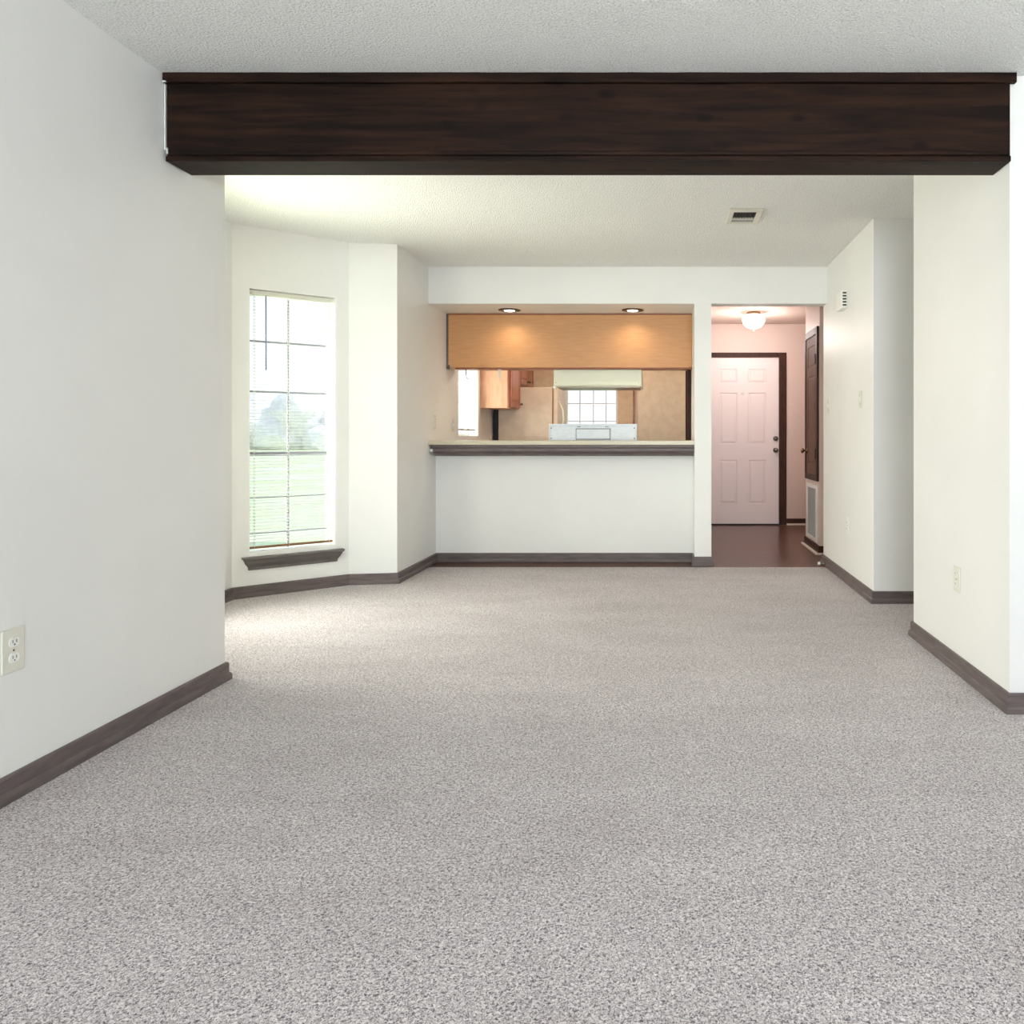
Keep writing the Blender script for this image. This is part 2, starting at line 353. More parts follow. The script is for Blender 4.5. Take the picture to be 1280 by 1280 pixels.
# baseboards: a profile swept along plan paths with mitred corners, room on the left of the path
BP = [(0, .076), (.009, .076), (.013, .070), (.013, .032), (.019, .028), (.022, .018), (.022, 0), (0, 0)]
def sweep(path, prof, z=0, h=None):
    pts = [Vector(p) for p in path]; rings = []
    for i, p in enumerate(pts):
        d0 = (p-pts[i-1]).normalized() if i else None
        d1 = (pts[i+1]-p).normalized() if i < len(pts)-1 else None
        n0 = Vector((-d0.y, d0.x)) if d0 else None; n1 = Vector((-d1.y, d1.x)) if d1 else None
        m = n1 if n0 is None else (n0 if n1 is None else (n0+n1).normalized())
        k = 1 if (n0 is None or n1 is None) else 1/max(.35, m.dot(n0))
        rings.append([(p.x+m.x*o*k, p.y+m.y*o*k, z+q) for o, q in prof])
    n = len(prof); mb = MB()
    mb.add([v for r in rings for v in r], [(j*n+k, j*n+(k+1) % n, (j+1)*n+(k+1) % n, (j+1)*n+k) for j in range(len(rings)-1) for k in range(n)]
           + [tuple(range(n)), tuple(range((len(rings)-1)*n, len(rings)*n))[::-1]])
    return mb
def base(name, path, label, m='trim', prof=BP): struct(name, sweep(path, prof), m, label, 'baseboard')
base('baseboard_left', [P[2], (-1.905+0, 3.302), (-1.905, -4.0)], 'dark brown baseboard along the near left wall')
base('baseboard_bay', [(-1.915, 6.40), (-1.915, 5.47), P[5], P[4], P[3], P[2]], 'dark brown baseboard around the bay and side wall')
base('baseboard_half_wall', [(.255, 6.40), (-1.915, 6.40)], 'dark brown baseboard under the breakfast bar')
base('baseboard_column', [(.393, 6.33), (.393, 6.20), (.255, 6.20), (.255, 6.40)], 'short dark baseboard around the wall end by the entry')
base('baseboard_right', [(2.6, 2.914), (1.328, 2.914), (1.328, 4.03), (2.6, 4.03)], 'brown baseboard around the near right wall block')
base('baseboard_right_far', [(2.6, 4.82), (1.335, 4.82), (1.335, 6.33), (1.5, 6.33)], 'brown baseboard along the far right wall')
base('baseboard_entry_back', [(2.6, 9.07), (1.47, 9.07)], 'dark baseboard right of the front door', 'casing')
base('baseboard_closet', [(2.59, 6.80), (1.40, 6.80), (1.40, 7.47), (2.59, 7.47)], 'dark baseboard around the closet wall', 'casing')
SH = [(.022, 0), (.022, .018), (.036, .012), (.040, 0)]
base('trim_shoe_back', [(2.6, 9.07), (1.47, 9.07)], 'pale shoe strip on the floor by the front door', 'shoe', SH)
base('trim_shoe_closet', [(2.59, 6.80), (1.40, 6.80), (1.40, 7.47), (2.59, 7.47)], 'pale shoe strip on the floor around the closet', 'shoe', SH)

# ------------------------------------------------------------------ ceiling beam
bt = thing('ceiling_beam', 'dark stained wooden box beam spanning the room under the ceiling', 'beam', (-.29, 2.975, 2.109))
def bl(mb, *a): return mb.box(a[0]+.29, a[1]+.29, a[2]-2.975, a[3]-2.975, a[4]-2.109, a[5]-2.109)
def beamboard(x0, x1, y0, y1, z0, z1, wob=.0):
    """long board with slightly uneven edges"""
    mb = MB(); N = 60; rings = []
    for i in range(N+1):
        x = x0+(x1-x0)*i/N
        w = [random.uniform(-wob, wob) for _ in range(4)]
        rings += [(x+.29, y0-2.975, z0-2.109+w[0]), (x+.29, y1-2.975, z0-2.109), (x+.29, y1-2.975, z1-2.109), (x+.29, y0-2.975, z1-2.109+w[1]*.5)]
    fs = [(j*4+k, j*4+(k+1) % 4, (j+1)*4+(k+1) % 4, (j+1)*4+k) for j in range(N) for k in range(4)] + [(0, 1, 2, 3), (N*4+3, N*4+2, N*4+1, N*4)]
    return mb.add(rings, fs)
XL, XR = -1.895, 1.325
beamboard(XL, XR, 2.90, 3.04, 2.128, 2.43, .0008).build('face_board', 'beam', bt, .004)
beamboard(-1.90, 1.342, 2.882, 2.903, 2.403, CE, .0012).build('top_strip', 'beam', bt, .002)
beamboard(XL+.012, 1.318, 2.886, 2.905, 2.128, 2.146, .0008).build('bottom_bead', 'beam', bt, .006)
beamboard(XL, XR, 2.893, 3.052, 2.106, 2.128, .0005).build('soffit_board', 'beam', bt, .003)
c = bl(MB(), -1.900, -1.896, 2.893, 2.90, 2.15, 2.40); bl(c, -1.893, -1.880, 2.894, 2.90, 2.136, 2.142); bl(c, -1.893, -1.889, 2.894, 2.90, 2.14, 2.158)
bl(c, -1.898, -1.884, 2.876, 2.884, 2.402, 2.405)
tag(c.build('caulk_line', 'white', bt), 'white caulk and paint specks at the left end of the beam')

# ------------------------------------------------------------------ windows & blinds  (local: x along wall, y outward, z up)
def window(name, label, loc, rz, x0, x1, z0, z1, cols, rows, depth=.10, rail=None, fw=.028):
    t = thing(name, label, 'window', loc, rz, None, 'structure')
    f = MB(); d0, d1 = depth, depth+.045
    f.box(x0, x0+fw, d0, d1, z0, z1); f.box(x1-fw, x1, d0, d1, z0, z1)
    f.box(x0+fw, x1-fw, d0, d1, z0, z0+fw); f.box(x0+fw, x1-fw, d0, d1, z1-fw, z1)
    f.build('window_frame', 'vinyl', t, .002)
    j = MB(); j.box(x0-.002, x0+.004, -.001, d0, z0, z1); j.box(x1-.004, x1+.002, -.001, d0, z0, z1)
    j.build('jamb_liner', 'white', t)
    m = MB()
    for c_ in cols: m.box(c_-.006, c_+.006, d0+.012, d0+.03, z0+fw, z1-fw)
    for r in rows:
        w = .016 if r == rail else .006
        m.box(x0+fw, x1-fw, d0+.010, d0+.032, r-w, r+w)
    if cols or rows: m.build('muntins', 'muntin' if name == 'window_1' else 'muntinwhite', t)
    MB().box(x0+fw, x1-fw, d0+.02, d0+.024, z0+fw, z1-fw).build('pane', 'glass', t)
    return t
def blind(label, loc, rz, x0, x1, z0, z1, depth=.045, wand=None, cat='blind', tilt=6):
    t = thing('mini_blind', label, cat, loc, rz)
    MB().box(x0, x1, depth-.014, depth+.014, z1-.030, z1-.002).build('head_rail', 'plate', t, .002)
    sl = MB(); z = z1-.045; ca, sa = math.cos(math.radians(tilt)), math.sin(math.radians(tilt))
    while z > z0+.066:
        pr = []
        for k in range(5):
            q = (k/4-.5)*.025; b = .0018*(1-(q/.0125)**2)
            pr.append((depth+q*ca, z+q*sa+b))
        n = 5; th = .0005
        vs = [(x, y, h) for x in (x0+.004, x1-.004) for y, h in pr] + [(x, y, h-th) for x in (x0+.004, x1-.004) for y, h in pr]
        fs = [(k, k+1, n+k+1, n+k) for k in range(4)] + [(2*n+k, 3*n+k, 3*n+k+1, 2*n+k+1) for k in range(4)]
        fs += [(0, n, 3*n, 2*n), (n-1, 3*n-1, 4*n-1, 2*n-1)]
        sl.add(vs, fs, True); z -= .0215
    sl.build('slats', 'slat', t)
    MB().box(x0, x1, depth-.012, depth+.012, z0+.040, z0+.054).build('bottom_rail', 'almonddark', t, .002)
    for f in ((.06, .46, .955) if x1-x0 > .4 else (.12, .88)):
        x = x0+(x1-x0)*f
        c_ = MB()
        for dy in (-.0145, .0145): c_.tube([(x, depth+dy, z0+.045), (x, depth+dy, z1-.03)], .0011, 5)
        zz = z1-.047
        while zz > z0+.066: c_.box(x-.0035, x+.0035, depth-.0145, depth-.0125, zz-.004, zz+.004); zz -= .0215
        c_.build('ladder_cord', 'white', t)
    if wand:
        x, zl = wand
        MB().tube([(x, depth-.03, z1-.035), (x, depth-.034, zl)], .0042, 8).build('tilt_wand', 'wand', t)
    return t
ang = math.atan2(.487, .56)
window('window_1', 'tall bay window with white frame and muntins behind the blind', (P[4][0], P[4][1], 0), ang, .099, .652, WZ0, WZ1, [.368], [1.70, 1.36, .94, .645, .405], .10, .94)
blind('white mini blind hanging in the tall bay window', (P[4][0], P[4][1], 0), ang, .108, .640, WZ0+.005, WZ1-.002, .045, (.205, 1.50))
window('window_2', 'centre bay window', (P[3][0], P[3][1], 0), PI/2, .14, .80, WZ0, WZ1, [.36, .58], [1.70, 1.36, .94, .645, .405], .10, .94)
window('window_3', 'near bay window', (P[2][0], P[2][1], 0), math.atan2(.49, -.56), .12, .63, WZ0, WZ1, [.375], [1.70, 1.36, .94, .645, .405], .10, .94)
window('window_4', 'kitchen side window', (-1.915, 0, 0), PI/2, 7.10, 7.86, 1.06, 2.05, [7.35, 7.61], [1.39, 1.72], .10)
blind('small white mini blind in the kitchen side window', (-1.915, 0, 0), PI/2, 7.11, 7.85, 1.075, 2.045, .04)
window('window_5', 'small white gridded kitchen window seen beyond the range', (-1.915, 9.6, 0), 0, .672, 1.339, 1.04, 2.05, [.854, 1.026, 1.187], [1.25, 1.474, 1.70, 1.88], .07)
w6 = window('window_6', 'glass patio door behind the viewer', (2.6, -4, 0), PI, 1.1, 3.5, 0, 2.1, [2.3], [], .08, None, .05)
# window sills: crown profile with mitred returns
def sill(label, loc, rz, x0, x1, zt):
    t = thing('window_sill', label, 'window sill', loc, rz)
    prof = [(.050, zt), (.050, zt-.012), (.040, zt-.020), (.030, zt-.045), (.014, zt-.070), (.012, zt-.088)]
    vs = []
    for o, z in prof: vs += [(x0+.050-o, 0, z), (x0+.050-o, -o, z), (x1-.050+o, -o, z), (x1-.050+o, 0, z)]
    n = len(prof)
    fs = [(j*4+k, j*4+k+1, j*4+k+5, j*4+k+4) for j in range(n-1) for k in range(3)] + [(0, 1, 2, 3), tuple((n-1)*4+k for k in (3, 2, 1, 0))]
    fs += [(j*4, j*4+4, j*4+7, j*4+3) for j in range(n-1)]
    MB().add(vs, fs).build('apron', 'sill', t)
    tag(MB().box(x0+.043, x1-.045, -.0, .10, zt-.006, zt+.030).build('stool', 'white', t, .002), 'white painted ledge')
    return t
sill('dark grey brown sill under the tall bay window', (P[4][0], P[4][1], 0), ang, .056, .696, WZ0)
sill('dark sill under the centre bay window', (P[3][0], P[3][1], 0), PI/2, .10, .84, WZ0)
sill('dark sill under the near bay window', (P[2][0], P[2][1], 0), math.atan2(.49, -.56), .076, .674, WZ0)

# ------------------------------------------------------------------ breakfast bar
o = (.83, -6.40, -.987)
def lb(mb, x0, x1, y0, y1, z0, z1, o=o): return mb.box(x0+o[0], x1+o[0], y0+o[1], y1+o[1], z0+o[2], z1+o[2])
b_ = lb(MB(), -1.914, .254, 6.20, 6.74, .987, 1.022).build('bar_top', 'laminate', None, .003, (-.83, 6.40, .987))
tag(b_, 'long beige laminate bar top on the white half wall', 'counter')
pr = [(6.222, .986), (6.222, .966), (6.212, .958), (6.212, .936), (6.222, .926), (6.236, .912), (6.240, .896), (6.399, .896), (6.399, .986)]
tb_ = struct('trim_bar', MB().extr(pr, 'x', -1.884, .252), 'trim', 'dark brown moulding under the bar top', 'trim', .001)
MB().box(-1.912, -1.886, 6.222, 6.245, .93, .955).build('caulk_lump', 'white', tb_, .006)

# ------------------------------------------------------------------ cabinets above the pass-through
ct = thing('hanging_cabinet', 'wide oak backed cabinet hanging under the soffit over the bar', 'cabinet', (-.83, 6.70, 1.66))
o2 = (.83, -6.70, -1.66)
mb = MB()
xa, xb, za, zb = -1.893+o2[0], .254+o2[0], 0, 2.138+o2[2]
mb.add([(xa, 0, zb), (xa, 0, .028), (xa+.05, 0, .004), (xb, 0, .004), (xb, 0, zb), (xa, .012, zb), (xa, .012, .028), (xa+.05, .012, .004), (xb, .012, .004), (xb, .012, zb)],
       [(0, 1, 2, 3, 4), (9, 8, 7, 6, 5), (0, 5, 6, 1), (1, 6, 7, 2), (2, 7, 8, 3), (3, 8, 9, 4), (4, 9, 5, 0)])
mb.build('back_panel', 'oakpanel', ct)
lb(MB(), -1.885, .254, 6.712, 7.03, 1.665, 2.138, o2).build('cabinet_box', 'oakside', ct)
lb(MB(), -1.835, .236, 6.699, 6.722, 1.648, 1.664, o2).build('bottom_edge', 'oakedge', ct, .003)
lb(MB(), -1.914, -1.893, 6.704, 6.74, 1.652, 2.138, o2).build('filler_strip', 'trim', ct)
lb(MB(), .226, .254, 6.694, 6.722, 1.646, 1.668, o2).build('end_block', 'oakedge', ct, .004)
lb(MB(), -1.893, .254, 6.697, 6.70, 2.128, 2.139, o2).build('top_edge', 'oakedge', ct)

def panel_door(name, W_, z0, z1, rects, m, parent, th=.02, flip=1, origin=(0, 0), ax='x', dep=.007, ins=.03):
    """front face (towards -y when ax='x') with recessed-and-raised fields; returns MB-built object.  rects in (a0,a1,z0,z1)"""
    mb = MB()
    def P3(a, d, z):   # a along, d depth behind face
        return (a, d, z) if ax == 'x' else (-d if flip > 0 else d, a, z)
    a0, a1 = W_
    us = sorted({a0, a1, *[r[0] for r in rects], *[r[1] for r in rects]}); vs_ = sorted({z0, z1, *[r[2] for r in rects], *[r[3] for r in rects]})
    for i in range(len(us)-1):
        for j in range(len(vs_)-1):
            cx, cz = (us[i]+us[i+1])/2, (vs_[j]+vs_[j+1])/2
            if any(r[0] < cx < r[1] and r[2] < cz < r[3] for r in rects): continue
            mb.add([P3(us[i], 0, vs_[j]), P3(us[i+1], 0, vs_[j]), P3(us[i+1], 0, vs_[j+1]), P3(us[i], 0, vs_[j+1])], [(0, 1, 2, 3)])
    for r in rects:
        rings = [(0, 0), (.006, dep), (.014, dep), (ins, .001)]
        q = []
        for k, d in rings: q += [P3(r[0]+k, d, r[2]+k), P3(r[1]-k, d, r[2]+k), P3(r[1]-k, d, r[3]-k), P3(r[0]+k, d, r[3]-k)]
        mb.add(q, [(j*4+k, j*4+(k+1) % 4, j*4+4+(k+1) % 4, j*4+4+k) for j in range(3) for k in range(4)] + [(12, 13, 14, 15)])
    q = [P3(a0, 0, z0), P3(a1, 0, z0), P3(a1, 0, z1), P3(a0, 0, z1), P3(a0, th, z0), P3(a1, th, z0), P3(a1, th, z1), P3(a0, th, z1)]
    mb.add(q, [(4, 7, 6, 5), (0, 4, 5, 1), (1, 5, 6, 2), (2, 6, 7, 3), (3, 7, 4, 0)])
    # weld so normals come out consistent
    ob = mb.build(name, m, parent)
    bm = bmesh.new(); bm.from_mesh(ob.data); bmesh.ops.remove_doubles(bm, verts=bm.verts, dist=1e-5); bmesh.ops.recalc_face_normals(bm, faces=bm.faces); bm.to_mesh(ob.data); bm.free()
    return ob
# kitchen side wall cabinets: doors face +X
def wall_cabinet(label, y0, y1, z0, z1, nd, knobz, loc):
    t = thing('wall_cabinet', label, 'cabinet', (-1.915, y0, z0))
    h = z1-z0; d = .305; L = y1-y0
    b = MB().box(.001, d-.02, .001, L-.001, 0, h); b.build('cabinet_box', 'oakside', t)
    MB().box(d-.02, d, 0, L, -.002, h).build('face_frame', 'oakdoor', t, .002)
    for k in range(nd):
        a0, a1 = .015+k*(L-.01)/nd, (k+1)*(L-.01)/nd-.005
        dt = bpy.data.objects.new('door_hinge_side', None)
        bpy.data.objects.remove(dt)
        dr = panel_door('cabinet_door', (a0, a1), .015, h-.015, [(a0+.05, a1-.05, .065, h-.065)], 'oakdoor', t, .018, 1, ax='y', dep=.008)
        dr.location.x = d+.018
        kn = MB().lathe((.001, (a1-.03) if k == 0 else (a0+.03), knobz), [(.004, 0), (.005, .012), (.013, .016), (.014, .022), (.009, .027)], 16, 'x').build('knob', 'bronze', dr)
    return t
wall_cabinet('oak wall cabinet with pale side panel at the kitchen left wall', 7.95, 8.49, 1.353, 2.25, 1, .06, None)
wall_cabinet('short oak cabinet above the refrigerator', 8.495, 9.35, 1.632, 2.25, 2, .06, None)

# refrigerator: side towards the room, door facing +X
ft = thing('refrigerator', 'almond refrigerator seen from its side at the kitchen left wall', 'refrigerator', (-1.843, 8.50, 0))
MB().box(0, .60, 0, .75, .04, 1.606).build('cabinet_body', 'almond', ft, .006)
MB().box(-.06, 0, .02, .73, .05, 1.50).build('gap_shade', 'black', ft)  # black block painting the shade in the gap between fridge and wall
MB().box(.60, .612, .008, .742, .08, 1.60).build('gasket', 'almonddark', ft)
for z0, z1, nm in ((.09, 1.08, 'fridge_door'), (1.10, 1.604, 'freezer_door')):
    dr = MB().box(.612, .665, 0, .75, z0, z1).build(nm, 'almond', ft, .012)
    za, zb = (.75, 1.07) if nm == 'fridge_door' else (1.11, 1.45)
    MB().tube([(.665, .05, za), (.70, .05, za+.03*(zb-za)/.3), (.722, .05, (za+zb)/2 - .04), (.715, .05, zb-.1), (.668, .05, zb)], .008, 8).build('handle', 'hood', dr)
MB().box(.03, .60, .03, .72, 0, .04).build('base_grille', 'black', ft)

# range hood under the cabinet
ht = thing('range_hood', 'white range hood mounted under the oak cabinet', 'range hood', (-.582, 6.745, 1.50))
prh = [(0, .010), (0, .148), (.012, .155), (.45, .155), (.50, .075), (.50, .01), (.49, 0), (.012, 0)]
MB().extr(prh, 'x', -.39, .39).build('hood_shell', 'hood', ht, .005)
MB().box(-.37, .37, .03, .47, -.008, 0).build('filter_frame', 'metal', ht)
MB().box(-.395, -.372, -.004, .03, -.018, .004).build('corner_bracket', 'white', ht, .003)
for x in (-.37, .365): MB().lathe((x, -.001, .035), [(.004, 0), (.004, .002)], 10, 'y').build('screw', 'metal', ht)
for x in (-.2, .0, .2): MB().lathe((x, .503, .045), [(.012, -.006), (.012, .008)], 14, 'y').build('control_knob', 'black', ht)

# range standing against the half wall, its back panel rising over the bar
rt = thing('range', 'white kitchen range with its back panel rising above the bar', 'range', (-.627, 7.10, 0))
MB().box(-.38, .38, -.33, .30, .05, .905).build('oven_body', 'white', rt, .004)
MB().box(-.385, .385, -.335, .32, .905, .925).build('cooktop', 'white', rt, .004)
for x in (-.19, .19):
    for y in (-.15, .14):
        MB().lathe((x, y, .925), [(.10, 0), (.105, .006), (.095, .008), (.09, .003)], 28).build('burner', 'black', rt)
for x in (-.34, .34):
    for y in (-.28, .26): MB().box(x-.02, x+.02, y-.02, y+.02, 0, .05).build('foot', 'black', rt)
od = MB().box(-.36, .36, .30, .335, .2, .80).build('oven_door', 'white', rt, .005)
MB().tube([(-.28, .335, .74), (-.28, .37, .74), (.28, .37, .74), (.28, .335, .74)], .01).build('oven_handle', 'metal', od)
bgd = MB(); bgd.box(-.386, .386, -.322, -.25, .925, 1.160)
bg_o = bgd.build('back_guard', 'stove', rt, .006)
rim = MB()
rim.box(-.392, .392, -.332, -.245, 1.150, 1.168); rim.box(-.392, -.378, -.332, -.245, .925, 1.15); rim.box(.378, .392, -.332, -.245, .925, 1.15)
rim.build('rim', 'stove', bg_o, .004)
fr = MB(); fr.box(-.152, -.146, -.330, -.322, 1.02, 1.128); fr.box(.148, .158, -.330, -.322, 1.02, 1.128); fr.box(-.146, .148, -.330, -.322, 1.120, 1.128); fr.box(-.146, .148, -.330, -.322, 1.026, 1.036)
fr.build('cover_plate_edge', 'muntin', bg_o)
MB().box(-.146, .148, -.327, -.322, 1.036, 1.12).build('cover_plate', 'stove', bg_o)
for x in (-.14, .11): MB().box(x, x+.03, -.334, -.326, 1.138, 1.145).build('clip', 'muntin', bg_o)
for x, z in ((-.37, 1.13), (-.37, 1.04), (.37, 1.13), (.37, 1.04)): MB().box(x-.005, x+.005, -.334, -.322, z-.005, z+.005).build('screw', 'muntin', bg_o)

# small fittings left hanging on the cabinet bottom
hk = thing('hook', 'small dark metal hook under the left end of the oak cabinet', 'hook', (-1.745, 6.712, 1.660))
MB().tube([(0, 0, 0), (.004, 0, -.05), (.010, 0, -.095), (.018, 0, -.098), (.028, 0, -.088)], [.005, .005, .005, .004, .003]).build('shank', 'metal', hk)
MB().box(-.009, .009, -.005, .005, -.008, .003).build('foot_plate', 'metal', hk, .001)
bk = thing('bracket', 'pale pointed metal bracket hanging under the oak cabinet', 'bracket', (-1.447, 6.705, 1.668))
MB().add([(-.018, 0, 0), (.018, 0, 0), (.006, 0, -.118), (-.003, 0, -.118), (-.018, .006, 0), (.018, .006, 0), (.006, .006, -.118), (-.003, .006, -.118)],
         [(0, 1, 2, 3), (7, 6, 5, 4), (0, 4, 5, 1), (1, 5, 6, 2), (2, 6, 7, 3), (3, 7, 4, 0)]).build('strap', 'shoe', bk)
MB().box(-.018, .018, 0, .03, -.003, .001).build('flange', 'shoe', bk)

# ------------------------------------------------------------------ recessed lights in the soffit
def downlight():
    t = thing('recessed_light', 'x', 'light', (-1.318, 6.535-.02, 2.14), 0, 'recessed lights in the soffit')
    MB().lathe((0, 0, 0), [(.048, -.002), (.052, -.008), (.090, -.006), (.095, -.001), (.095, 0.0), (.048, 0)], 40).build('trim_ring', 'bronze', t)
    MB().lathe((0, 0, 0), [(.0001, -.009), (.030, -.012), (.044, -.009), (.048, -.002), (.048, 0.0), (.0001, 0.0)], 32).build('lamp', 'bulb', t)
    return t
dl = downlight(); d2 = copy_tree(dl); d2.location.x = -.262
dl['label'] = 'left recessed light glowing in the soffit over the bar'
d2['label'] = 'right recessed light glowing in the soffit over the bar'
for i, x in enumerate((-1.318, -.262)):
    light('recessed_glow', 'SPOT', (x, 6.515, 2.122), 9, (1, .82, .60), (0, 0, 0), spot_size=math.radians(150), spot_blend=.9, shadow_soft_size=.045)

# entry flush light
et = thing('flush_ceiling_light', 'ribbed glass bowl ceiling light glowing in the entry', 'light', (.975, 8.2, 2.395))
MB().lathe((0, 0, 0), [(.0001, 0), (.07, 0), (.075, -.012), (.03, -.02), (.0001, -.02)], 32).build('canopy', 'brass', et)
rib = MB(); pf = [(.035, -.018), (.09, -.03), (.118, -.05), (.122, -.085), (.108, -.125), (.078, -.158), (.035, -.175), (.0001, -.178)]
n = 96; vs = []
for r, h in pf:
    for k in range(n):
        a = 2*PI*k/n; q = r*(1+.035*math.cos(24*a)); vs.append((q*math.cos(a), q*math.sin(a), h))
rib.add(vs, [(j*n+k, j*n+(k+1) % n, (j+1)*n+(k+1) % n, (j+1)*n+k) for j in range(len(pf)-1) for k in range(n)], True)
rib.build('glass_bowl', 'globe', et)
MB().lathe((0, 0, -.178), [(.0001, -.022), (.007, -.02), (.010, -.012), (.016, -.003), (.016, 0), (.0001, 0)], 16).build('finial', 'brass', et)
MB().tube([(0, 0, -.02), (0, 0, -.17)], .006).build('stem', 'brass', et)
light('entry_glow', 'POINT', (.975, 8.2, 2.14), 22, (1, .88, .84), shadow_soft_size=.13)
# unseen ceiling light above the cabinets, added to warm the kitchen
kt = thing('added_kitchen_light', 'unseen round ceiling light added above the cabinets to warm the kitchen', 'light', (-.75, 8.0, 2.40))
MB().lathe((0, 0, 0), [(.19, 0), (.19, -.03), (.0001, -.03), (.0001, 0)], 32).build('pan', 'white', kt)
MB().lathe((0, 0, -.03), [(.18, 0), (.17, -.05), (.1, -.085), (.0001, -.095)], 32).build('diffuser', 'diffuser', kt)
light('kitchen_glow', 'POINT', (-.75, 8.0, 2.2), 30, (1, .87, .71), shadow_soft_size=.15)

# ------------------------------------------------------------------ ceiling vent
vt = thing('ceiling_vent', 'small white ceiling register with dark slots', 'vent', (.506, 4.755, CE))
f = MB(); f.box(-.102, .102, -.155, -.105, -.012, 0); f.box(-.102, .102, .115, .155, -.012, 0); f.box(-.102, -.072, -.105, .115, -.012, 0); f.box(.068, .102, -.105, .115, -.012, 0)
f.build('frame', 'plate', vt, .002)
MB().box(-.072, .068, -.105, .115, -.002, -.0005).build('duct', 'black', vt)
lv = MB()
for k in range(8): lv.box(-.068+k*.018, -.064+k*.018, -.10, .03, -.010, -.002)
lv.build('louvers', 'dark', vt)
MB().box(-.072, .068, .035, .05, -.012, -.002).build('crossbar', 'plate', vt)
MB().box(-.072, .068, .055, .11, -.009, -.003).build('damper', 'muntin', vt)

# ------------------------------------------------------------------ outlets, switches, chime (local x along wall, -y out of wall)
def plate(name, label, cat, loc, rz, w=.072, h=.115, kind='outlet', m='plate'):
    t = thing(name, label, cat, loc, rz)
    MB().box(-w/2, w/2, -.006, 0, -h/2, h/2).build('cover_plate', m, t, .003)
    if kind == 'outlet':
        for dz in (.024, -.022):
            s_ = MB(); pts = []
            for k in range(24):
                a = 2*PI*k/24; pts.append((.0175*math.cos(a), max(-.0135, min(.0135, .0175*math.sin(a)))))
            n = 24
            s_.add([(x, -.009, z+dz) for x, z in pts]+[(x, -.006, z+dz) for x, z in pts], [tuple(range(n)), tuple(range(n, 2*n))[::-1]]+[(i, (i+1) % n, n+(i+1) % n, n+i) for i in range(n)])
            r = s_.build('receptacle', 'platew', t)
            q = MB(); q.box(-.0075, -.0055, -.0096, -.009, dz-.002, dz+.007); q.box(.0055, .0075, -.0096, -.009, dz-.002, dz+.007); q.lathe((0, -.0093, dz-.007), [(.0022, -.0003), (.0022, .0003)], 10, 'y')
            q.build('slots', 'dark', r)
        MB().lathe((0, -.0065, 0), [(.003, -.0008), (.003, .001)], 10, 'y').build('screw', 'metal', t)
    elif kind == 'switch':
        MB().box(-.006, .006, -.009, -.006, -.012, .012).build('collar', 'platew', t)
        MB().add([(-.004, -.006, -.006), (.004, -.006, -.006), (.004, -.006, .004), (-.004, -.006, .004), (-.0035, -.019, .004), (.0035, -.019, .004), (.0035, -.017, .011), (-.0035, -.017, .011)],
                 [(0, 1, 2, 3), (4, 7, 6, 5), (0, 4, 5, 1), (1, 5, 6, 2), (2, 6, 7, 3), (3, 7, 4, 0)]).build('toggle', 'platew', t)
        for dz in (.03, -.03): MB().lathe((0, -.0065, dz), [(.003, -.0008), (.003, .001)], 10, 'y').build('screw', 'metal', t)
    return t
R, Lf = -PI/2, PI/2
plate('outlet', 'ivory duplex outlet low on the near left wall', 'outlet', (-1.905, 2.222, .434), Lf, .078, .128)
plate('outlet', 'ivory outlet low on the bright near right wall', 'outlet', (1.328, 3.43, .434-.02), R)
plate('outlet', 'white outlet low on the far right wall', 'outlet', (1.335, 5.49, .414), R, m='platew')
plate('light_switch', 'ivory light switch on the far right wall, nearer one', 'light switch', (1.335, 5.135, 1.308), R, kind='switch')
plate('light_switch', 'ivory light switch beside the entry opening', 'light switch', (1.335, 6.12, 1.302), R, kind='switch')
plate('outlet', 'ivory outlet above the left end of the bar top', 'outlet', (-1.915, 6.36, 1.178), Lf)
plate('light_switch', 'tan light switch on the side wall left of the kitchen window', 'light switch', (-1.915, 6.90, 1.155), Lf, kind='switch')
ch = thing('door_chime', 'white door chime box high on the far right wall', 'door chime', (1.335, 5.58, 2.052), R)
MB().box(-.085, .085, -.045, 0, -.065, .065).build('case', 'platew', ch, .006)
q = MB()
for k in range(5): q.box(.072, .087, -.038, -.010, -.05+k*.022, -.038+k*.022)
q.build('side_slots', 'dark', ch)

# ------------------------------------------------------------------ front door
dt = thing('door_1', 'white six panel front door with dark brown casing', 'door', (.95, 9.07, 0), 0, None, 'structure')
x0, x1 = .516-.95, 1.384-.95
pr_ = [(a-.95, b-.95, c_, d_) for a, b in ((.673, .883), (1.017, 1.227)) for c_, d_ in ((1.69, 1.862), (.9645, 1.5757), (.248, .774))]
ds = panel_door('door_slab', (x0+.003, x1-.003), .012, 1.994, pr_, 'doorpaint', dt, .044, ins=.034, dep=.009); ds.location.y = .012
cs = MB(); cs.box(x1, x1+.086, -.016, 0, 0, 2.055); cs.box(x0-.086, x0, -.016, 0, 0, 2.055); cs.box(x0, x1, -.016, 0, 1.998, 2.055)
cs.build('door_casing', 'casing', dt, .004)
st = MB(); st.box(x1-.002, x1+.0, 0, .14, 0, 1.998); st.box(x0, x0+.002, 0, .14, 0, 1.998); st.build('door_jamb', 'casing', dt)
MB().box(x0, x1, -.01, .12, -.002, .010).build('threshold', 'black', dt)
for z, nm in ((.89, 'door_knob'), (1.03, 'deadbolt')):
    pf = [(.030, .012), (.030, .004), (.012, 0), (.011, -.022), (.022, -.030), (.028, -.042), (.024, -.054), (.0001, -.057)] if nm == 'door_knob' else [(.030, .012), (.030, -.006), (.024, -.014), (.0001, -.015)]
    MB().lathe((1.342-.95, 0, z), pf, 24, 'y').build(nm, 'metal', dt)
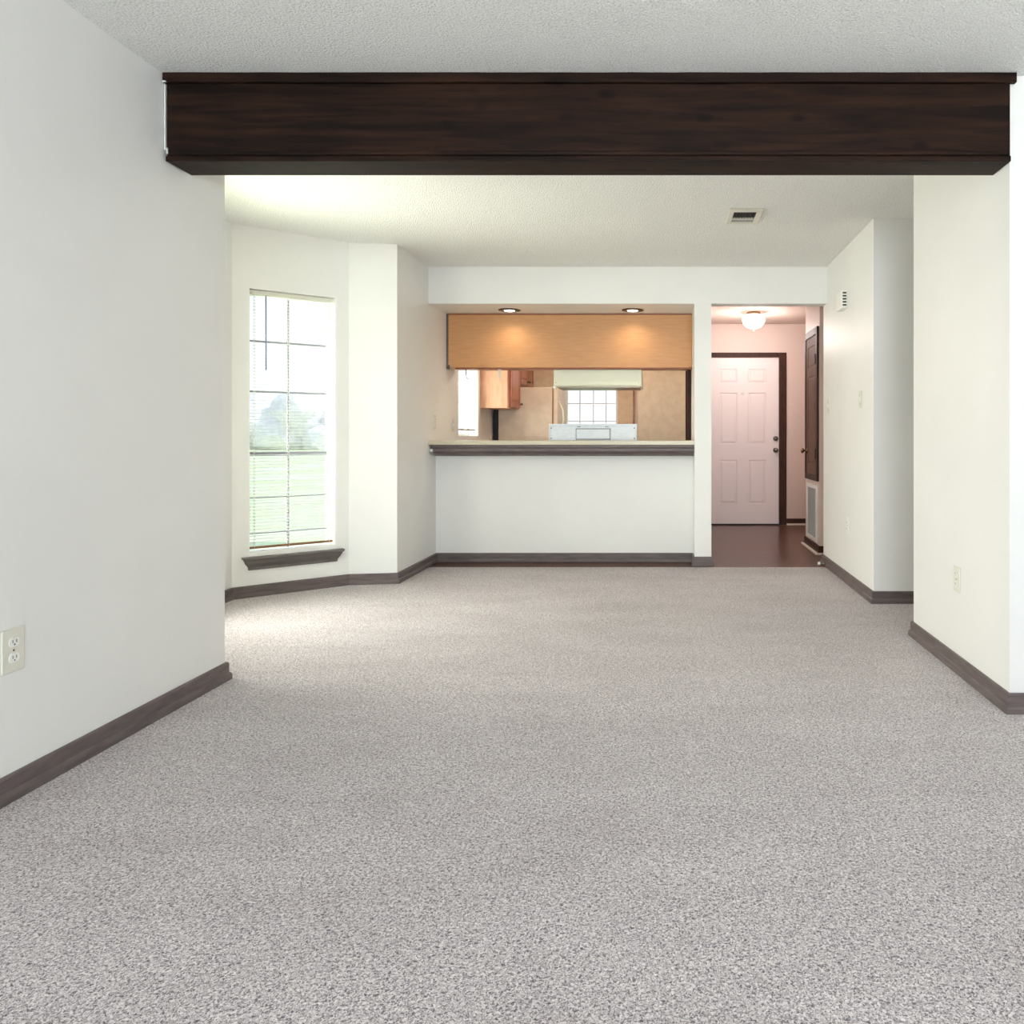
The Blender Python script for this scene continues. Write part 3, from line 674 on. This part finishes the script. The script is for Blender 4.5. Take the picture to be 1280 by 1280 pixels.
MB().lathe((.0, .012, 1.57), [(.019, 0), (.019, -.004), (.012, -.007), (.0001, -.007)], 20, 'y').build('peephole', 'platew', dt)  # glare of the lens drawn as a wide white disc

# closet access door, raised above the return grille (face X=1.40, facing -X)
cl = thing('door_2', 'raised dark brown closet door above the return grille', 'door', (1.40, 7.125, 0), 0, None, 'structure')
cs = MB(); ya, yb = -.295, .285
cs.box(-.02, 0, ya, ya+.055, .65, 2.05); cs.box(-.02, 0, yb-.055, yb, .65, 2.05); cs.box(-.02, 0, ya+.055, yb-.055, 1.985, 2.05); cs.box(-.02, 0, ya+.055, yb-.055, .65, .705)
cs.build('door_casing', 'casing', cl, .004)
cdr = panel_door('door_slab', (ya+.058, yb-.058), .708, 1.982, [(ya+.13, yb-.13, .80, 1.62), (ya+.13, yb-.13, 1.70, 1.90)], 'closetdoor', cl, .010, -1, ax='y', dep=.006, ins=.025)
cdr.location.x = -.012
MB().lathe((-.012, .20, .92), [(.022, 0), (.022, -.004), (.009, -.008), (.009, -.03), (.022, -.038), (.026, -.05), (.018, -.06), (.0001, -.062)], 20, 'x').build('door_knob', 'brass', cl)
for z in (1.76, .90): MB().box(-.028, -.012, ya+.045, ya+.075, z-.045, z+.045).build('hinge', 'black', cl, .002)

# return air grille
gt = thing('return_grille', 'white return air grille low on the closet wall', 'grille', (1.40, 7.125, .35))
f = MB(); f.box(-.012, 0, -.24, -.20, -.26, .26); f.box(-.012, 0, .20, .24, -.26, .26); f.box(-.012, 0, -.20, .20, .225, .26); f.box(-.012, 0, -.20, .20, -.26, -.225)
f.build('frame', 'white', gt, .003)
MB().box(-.002, -.0005, -.20, .20, -.225, .225).build('backing', 'muntin', gt)
lv = MB()
for k in range(14):
    y = -.19+k*.0285
    lv.add([(-.011, y-.004, -.225), (-.002, y+.010, -.225), (-.001, y+.008, -.225), (-.010, y-.006, -.225), (-.011, y-.004, .225), (-.002, y+.010, .225), (-.001, y+.008, .225), (-.010, y-.006, .225)],
           [(0, 1, 2, 3), (7, 6, 5, 4), (0, 4, 5, 1), (1, 5, 6, 2), (2, 6, 7, 3), (3, 7, 4, 0)])
lv.build('louvers', 'white', gt)

# little white door stop lying by the baseboard at the carpet edge
sp = thing('door_stop', 'small white door stop at the carpet edge below the far right wall', 'door stop', (1.312, 6.16, .028))
MB().lathe((0, 0, 0), [(.012, 0), (.012, -.004), (.006, -.008), (.006, -.04), (.0001, -.041)], 14, 'x').build('spring', 'metal', sp)
MB().lathe((-.04, 0, 0), [(.011, 0), (.013, -.004), (.012, -.018), (.0001, -.02)], 14, 'x').build('rubber_tip', 'white', sp)
